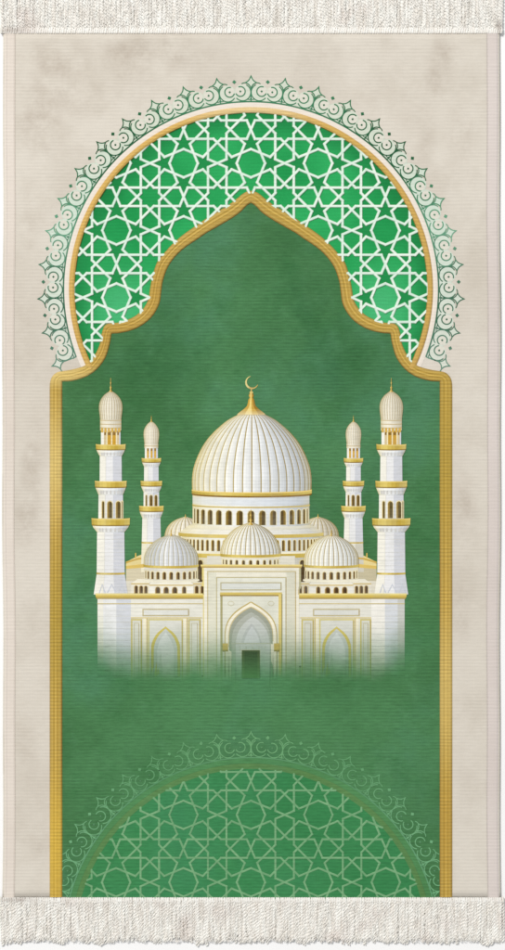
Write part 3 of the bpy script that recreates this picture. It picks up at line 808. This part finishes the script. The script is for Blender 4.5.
# wings
for sg in (-1, 1):
    s = Sheet(5.68, flat=True)
    def m(x): return x if sg < 0 else 502.2 - x
    def R(x0, y0, x1, y1, c, l): rect(s, min(m(x0), m(x1)), y0, max(m(x0), m(x1)), y1, c, l)
    k = 1.0 if sg < 0 else 0.975
    def c3(*c): return tuple(v * k for v in c)
    if sg < 0: faces = ((97.6, 103.4, (246, 243, 230)), (103.4, 116.4, (238, 239, 238)), (116.4, 131, (214, 217, 222)))
    else: faces = ((97.6, 104.6, (204, 204, 198)), (104.6, 117.4, (218, 221, 225)), (117.4, 131, (244, 241, 232)))
    for a, b, c in faces: R(a, 599, b, 687, c, 0)
    R(131, 599, 203, 687, c3(236, 234, 222), 0)
    for y in range(604, 687, 6): R(97.8, y, 131, y + .4, (218, 218, 212), 1)
    # cornice
    R(95.4, 593.4, 203, 595.2, (238, 222, 146), 4); R(95.8, 595.2, 203, 597.4, (210, 184, 88), 4); R(96.6, 597.4, 203, 599.0, (178, 154, 82), 4)
    R(97.4, 603.2, 203, 604.2, (206, 190, 136), 3)
    # inscription panel, pilasters, blind arch
    frame_rect(s, *( (142.5, 608.8, 189.2, 616.2) if sg < 0 else (m(189.2), 608.8, m(142.5), 616.2)), 1.1, (196, 184, 140), 3)
    R(144, 610.2, 188, 614.8, c3(228, 228, 220), 2)
    for a, b in ((131.0, 142.2), (188.2, 200.8)):
        frame_rect(s, *((a, 619, b, 687) if sg < 0 else (m(b), 619, m(a), 687)), 1.5, (206, 192, 118), 3, 'tlr')
        R(a + 1.5, 620.5, b - 1.5, 687, c3(222, 222, 208), 2)
        frame_rect(s, *((a + 3, 623, b - 3, 688) if sg < 0 else (m(b - 3), 623, m(a + 3), 688)), .6, (198, 190, 150), 4, 'tlr')
    for a, b in ((143.4, 147.4), (183.4, 187.6)):
        R(a, 617.6, b, 687, c3(246, 240, 214), 3); R(b - .9, 617.6, b, 687, (204, 180, 100), 4)
    R(131, 617.2, 202, 618.4, (222, 206, 150), 4)
    frame_rect(s, *((148, 619, 183, 687) if sg < 0 else (m(183), 619, m(148), 687)), 1.4, (214, 202, 132), 3, 'tlr')
    R(149.4, 620.4, 181.6, 687, c3(226, 226, 216), 2)
    AP = crom([(0, 626.4), (3.2, 629.0), (7.4, 632.4), (11, 637), (13.6, 643), (14.4, 650), (14.6, 687)], 4)
    cx = m(165.6)
    s.face([(cx - a, b) for a, b in AP] + [(cx + a, b) for a, b in reversed(AP[1:])], (212, 195, 102), 5)
    s.face([(cx - a * .82, 626.4 + (b - 626.4) + 2.2 * (1 if b < 660 else 0)) for a, b in AP] + [(cx + a * .82, b + 2.2 * (1 if b < 660 else 0)) for a, b in reversed(AP[1:])], c3(206, 210, 204), 6)
    AP2 = [(a * .60, b + 6 * (1 if b < 660 else 0)) for a, b in AP]
    s.face([(cx - a, b) for a, b in AP2] + [(cx + a, b) for a, b in reversed(AP2[1:])], c3(222, 226, 222), 7)
    s.build('wing_wall', M['mosque'], pic)

# tall front minarets
minaret(110.8, False, 5.78); minaret(391.2, False, 5.78)

# front dome and portal
s = Sheet(5.60)
rect(s, 207, 556, 295, 567, (226, 222, 206), 0)
s.build('portal_base', M['mosque'], pic)
s = Sheet(5.64)
band(s, 250.6, 29.2, 555, 29.2, 565.5, lambda t: mixc(stone(t), (246, 238, 212), .5), 0, 1.2, 18)
arcade(s, 250.6, 28.4, 559.2, 563.8, 14.6, 2.9, 2, 1.0, 5, 0, (130, 104, 56), (80, 64, 40))
pr = crom([(522.6, 1.6), (524, 6), (527, 13), (531, 18.6), (536, 23.4), (541, 26.6), (547, 29), (551, 29.8), (554.6, 30)], 2)
dome(s, 250.6, pr, 18, lambda t: mixc(stone(t), (250, 246, 226), .3), ribgold, .95, 6, 1.6)
band(s, 250.6, 30.2, 553.4, 30.2, 556.2, gold, 9, 1.6, 18)
band(s, 250.6, 30.0, 556.2, 30.0, 557.2, lambda t: (240, 232, 204), 9, 1.6, 18)
finial(s, 250.8, 508, 525, 3.6, 10)
s.build('front_dome', M['mosque'], pic)

s = Sheet(5.71, flat=True)
rect(s, 202, 565.5, 301, 687, (238, 234, 216), 0)
rect(s, 200.6, 564.6, 302.2, 566.4, (234, 214, 136), 2); rect(s, 201.2, 566.4, 301.6, 567.8, (196, 164, 84), 2)
rect(s, 202, 568, 204, 687, (232, 214, 132), 2); rect(s, 204, 568, 207, 687, (246, 241, 222), 1); rect(s, 299, 568, 301, 687, (186, 180, 140), 2)
frame_rect(s, 207.2, 571, 296, 687, 1.0, (204, 190, 140), 3, 'tlr')
rect(s, 208.4, 572.2, 216, 687, (228, 226, 206), 2); rect(s, 286.6, 572.2, 294.6, 687, (220, 218, 198), 2)
frame_rect(s, 216.2, 577, 286.4, 687, .9, (198, 188, 142), 4, 'tlr')
rect(s, 217.2, 578, 285.4, 687, (232, 232, 218), 3)
frame_rect(s, 220.4, 582.2, 281.6, 590.4, 1.0, (186, 178, 138), 5); rect(s, 221.6, 583.4, 280.4, 589.2, (220, 222, 214), 4)
rect(s, 220.0, 592.4, 282.0, 595.0, (216, 194, 108), 6); rect(s, 220.0, 595.0, 282, 596.2, (150, 124, 62), 6)
rect(s, 220.4, 596.2, 222.6, 687, (170, 164, 118), 6); rect(s, 278.6, 594, 281.4, 687, (226, 204, 122), 7); rect(s, 281.4, 594, 282.4, 687, (156, 146, 98), 7)
rect(s, 222.6, 596.2, 278.6, 687, (226, 226, 210), 5)
for cx in (231, 271):        # roundels in the spandrels
    s.line([(cx + 3 * math.cos(a), 603.5 + 2.2 * math.sin(a)) for a in [math.radians(30 * i) for i in range(12)]], .6, (206, 200, 168), 7, True)
PA = crom([(0, 602.6), (4, 605.2), (9.4, 608.4), (17, 614.6), (22.4, 622), (25, 631), (25.4, 645), (25.4, 687)], 5)
PB = crom([(0, 607.6), (4, 609.6), (8.6, 612.4), (14.8, 617.8), (19.2, 624.4), (21.4, 632.6), (21.8, 646), (21.8, 687)], 5)
def archpoly(P, cx, c, l): s.face([(cx - a, b) for a, b in P] + [(cx + a, b) for a, b in reversed(P[1:])], c, l)
archpoly([(a + .8 if i else 0, b - 1.0) for i, (a, b) in enumerate(PA)], 250.9, (196, 176, 112), 8)
archpoly(PA, 250.9, (246, 240, 218), 9)
archpoly([(a + .7 if i else 0, b - .9) for i, (a, b) in enumerate(PB)], 250.9, (206, 190, 140), 10)
archpoly(PB, 250.9, (160, 164, 148), 11)
archpoly([(a * .9, b + 4.5) for a, b in PB], 251.2, (178, 182, 170), 12)
archpoly([(a * .78, b + 9) for a, b in PB], 252.8, (200, 204, 198), 13)
archpoly([(a * .5, min(b + 16, 644)) for a, b in PB], 251.4, (188, 192, 188), 14)
archpoly([(a * .42, min(b + 19, 644)) for a, b in PB], 251.9, (206, 210, 208), 15)
rect(s, 231, 643, 271.5, 644, (186, 188, 168), 16)
for i in range(6): rect(s, 233 + 6.4 * i, 646, 233.6 + 6.4 * i, 687, (190, 192, 176), 14)
for x in (222.6, 274.0): rect(s, x, 643.4, x + 5.4, 651.4, (208, 178, 92), 17); rect(s, x, 650, x + 5.4, 651.4, (160, 130, 66), 18)
rect(s, 241.0, 649.4, 260.4, 687, (214, 212, 190), 16)
s.build('portal', M['mosque'], pic)
s = Sheet(6.36)
for i in range(14):         # the doorway is woven darker and thins out like the rest of the picture
    t = i / 13
    rect(s, 241.8, 650.2 + 28 * i / 14, 259.8, 650.2 + 28 * (i + 1) / 14, mixc((70, 88, 56), (74, 122, 74), t), 0)
    rect(s, 244.4, 651.6 + 26 * i / 14, 257.4, 651.6 + 26 * (i + 1) / 14, mixc((58, 80, 52), (70, 118, 70), t), 1)
s.build('doorway', M['faint'], pic)

# ------------------------------------------------------------------ fringes
def tube(vs, fs, path, r, sides=5):
    k = len(vs)
    n = len(path)
    for i, (u, v, z) in enumerate(path):
        a = path[max(0, i - 1)]; b = path[min(n - 1, i + 1)]
        dx, dy = (b[0] - a[0]), -(b[1] - a[1]); d = math.hypot(dx, dy) or 1
        nx, ny = -dy / d, dx / d
        rr = r * (1 if i < n - 2 else (.8 if i == n - 2 else .35))
        for j in range(sides):
            t = 2 * math.pi * j / sides
            vs.append((X(u) + nx * rr * S * math.cos(t), Y(v) + ny * rr * S * math.cos(t), z * 0.001 + rr * S * math.sin(t)))
    for i in range(n - 1):
        for j in range(sides):
            a, b = k + i * sides + j, k + i * sides + (j + 1) % sides
            fs.append((a, b, b + sides, a + sides))
    fs.append(tuple(k + (n - 1) * sides + j for j in range(sides)))

def fringe(v0, sgn, u0, u1, seed):
    rn = random.Random(seed)
    vs, fs = [], []
    ph = [rn.uniform(0, 6.28) for _ in range(8)]
    def drift(u, t):      # neighbouring cords lean together in little clumps
        return t * (1.7 * math.sin(u * .10 + ph[0]) + 1.3 * math.sin(u * .23 + ph[1] + 2 * t) + 1.0 * math.sin(u * .057 + ph[2])) + .8 * t * math.sin(u * .5 + 5 * t + ph[3])
    for layer, (step, zb) in enumerate(((2.3, 1.9), (2.3, 3.3), (2.5, 4.2))):
        u = u0
        while u < u1:
            L = 44 + rn.gauss(0, 1.5) + 1.3 * math.sin(u * .13 + ph[4]) + .8 * math.sin(u * .31 + ph[5]) - (0, 1.5, 4.0)[layer]
            p0 = rn.uniform(0, 6.28); pitch = rn.uniform(5.6, 7.4); lean = rn.gauss(0, .8); bow = rn.gauss(0, .5)
            ns = int(L / .8)
            R = rn.uniform(.72, .92)
            for ply in (0, math.pi):
                path = []
                for i in range(ns + 1):
                    d = L * i / ns; t = d / 44.0
                    cu = u + .45 * drift(u, t) + lean * t + bow * math.sin(t * 3.1)
                    th = 2 * math.pi * d / pitch + p0 + ply
                    zc = zb * (1 - .25 * t) + .35 * math.sin(u * .35 + 6 * t + ph[6]) * t
                    loose = 1 + max(0, t - .82) * 2.0
                    path.append((cu + R * .95 * loose * math.cos(th), v0 + sgn * d, max(zc, .9) + R * .95 * math.sin(th) * 1.35))
                tube(vs, fs, path, R)
            u += step * rn.uniform(.85, 1.15)
    for i in range(5200):       # loose fibres of the wool, lying every way across the cords
        u = rn.uniform(u0 + 1, u1 - 1); d = rn.uniform(2, 43); t = d / 44
        a = rn.choice((1, 1, 1, -1)) * rn.uniform(.35, 1.1); l = rn.uniform(2.5, 5.5)
        z = 5.6 * (1 - .25 * t) + rn.uniform(-.2, .5)
        tube(vs, fs, [(u + math.sin(a) * l * k, v0 + sgn * d + -math.cos(a) * l * k, z + .3 * math.sin(math.pi * (k + .5))) for k in (-.5, -.15, .2, .5)], rn.uniform(.26, .42), 4)
    o = mesh_obj('fringe', vs, fs, M['fringe'], rug, True)
    o['kind'] = 'stuff'
    # knotted heading where the cords leave the cloth
    hv, hf = [], []
    u = u0
    while u < u1:
        w = rn.uniform(1.9, 2.6)
        path = [(u + rn.uniform(-.2, .2) + k * .25, v0 + sgn * (-1.2 + k * 1.6), 4.5 + .6 * math.sin(math.pi * (k + .6) / 5.4)) for k in range(5)]
        tube(hv, hf, path, w * .52, 6)
        u += w
    h = mesh_obj('fringe_heading', hv, hf, M['fringe'], rug, True)
    h['kind'] = 'stuff'
fringe(32.0, -1, 1.5, 502.5, 5)
fringe(898.5, 1, 0.8, 503.0, 8)
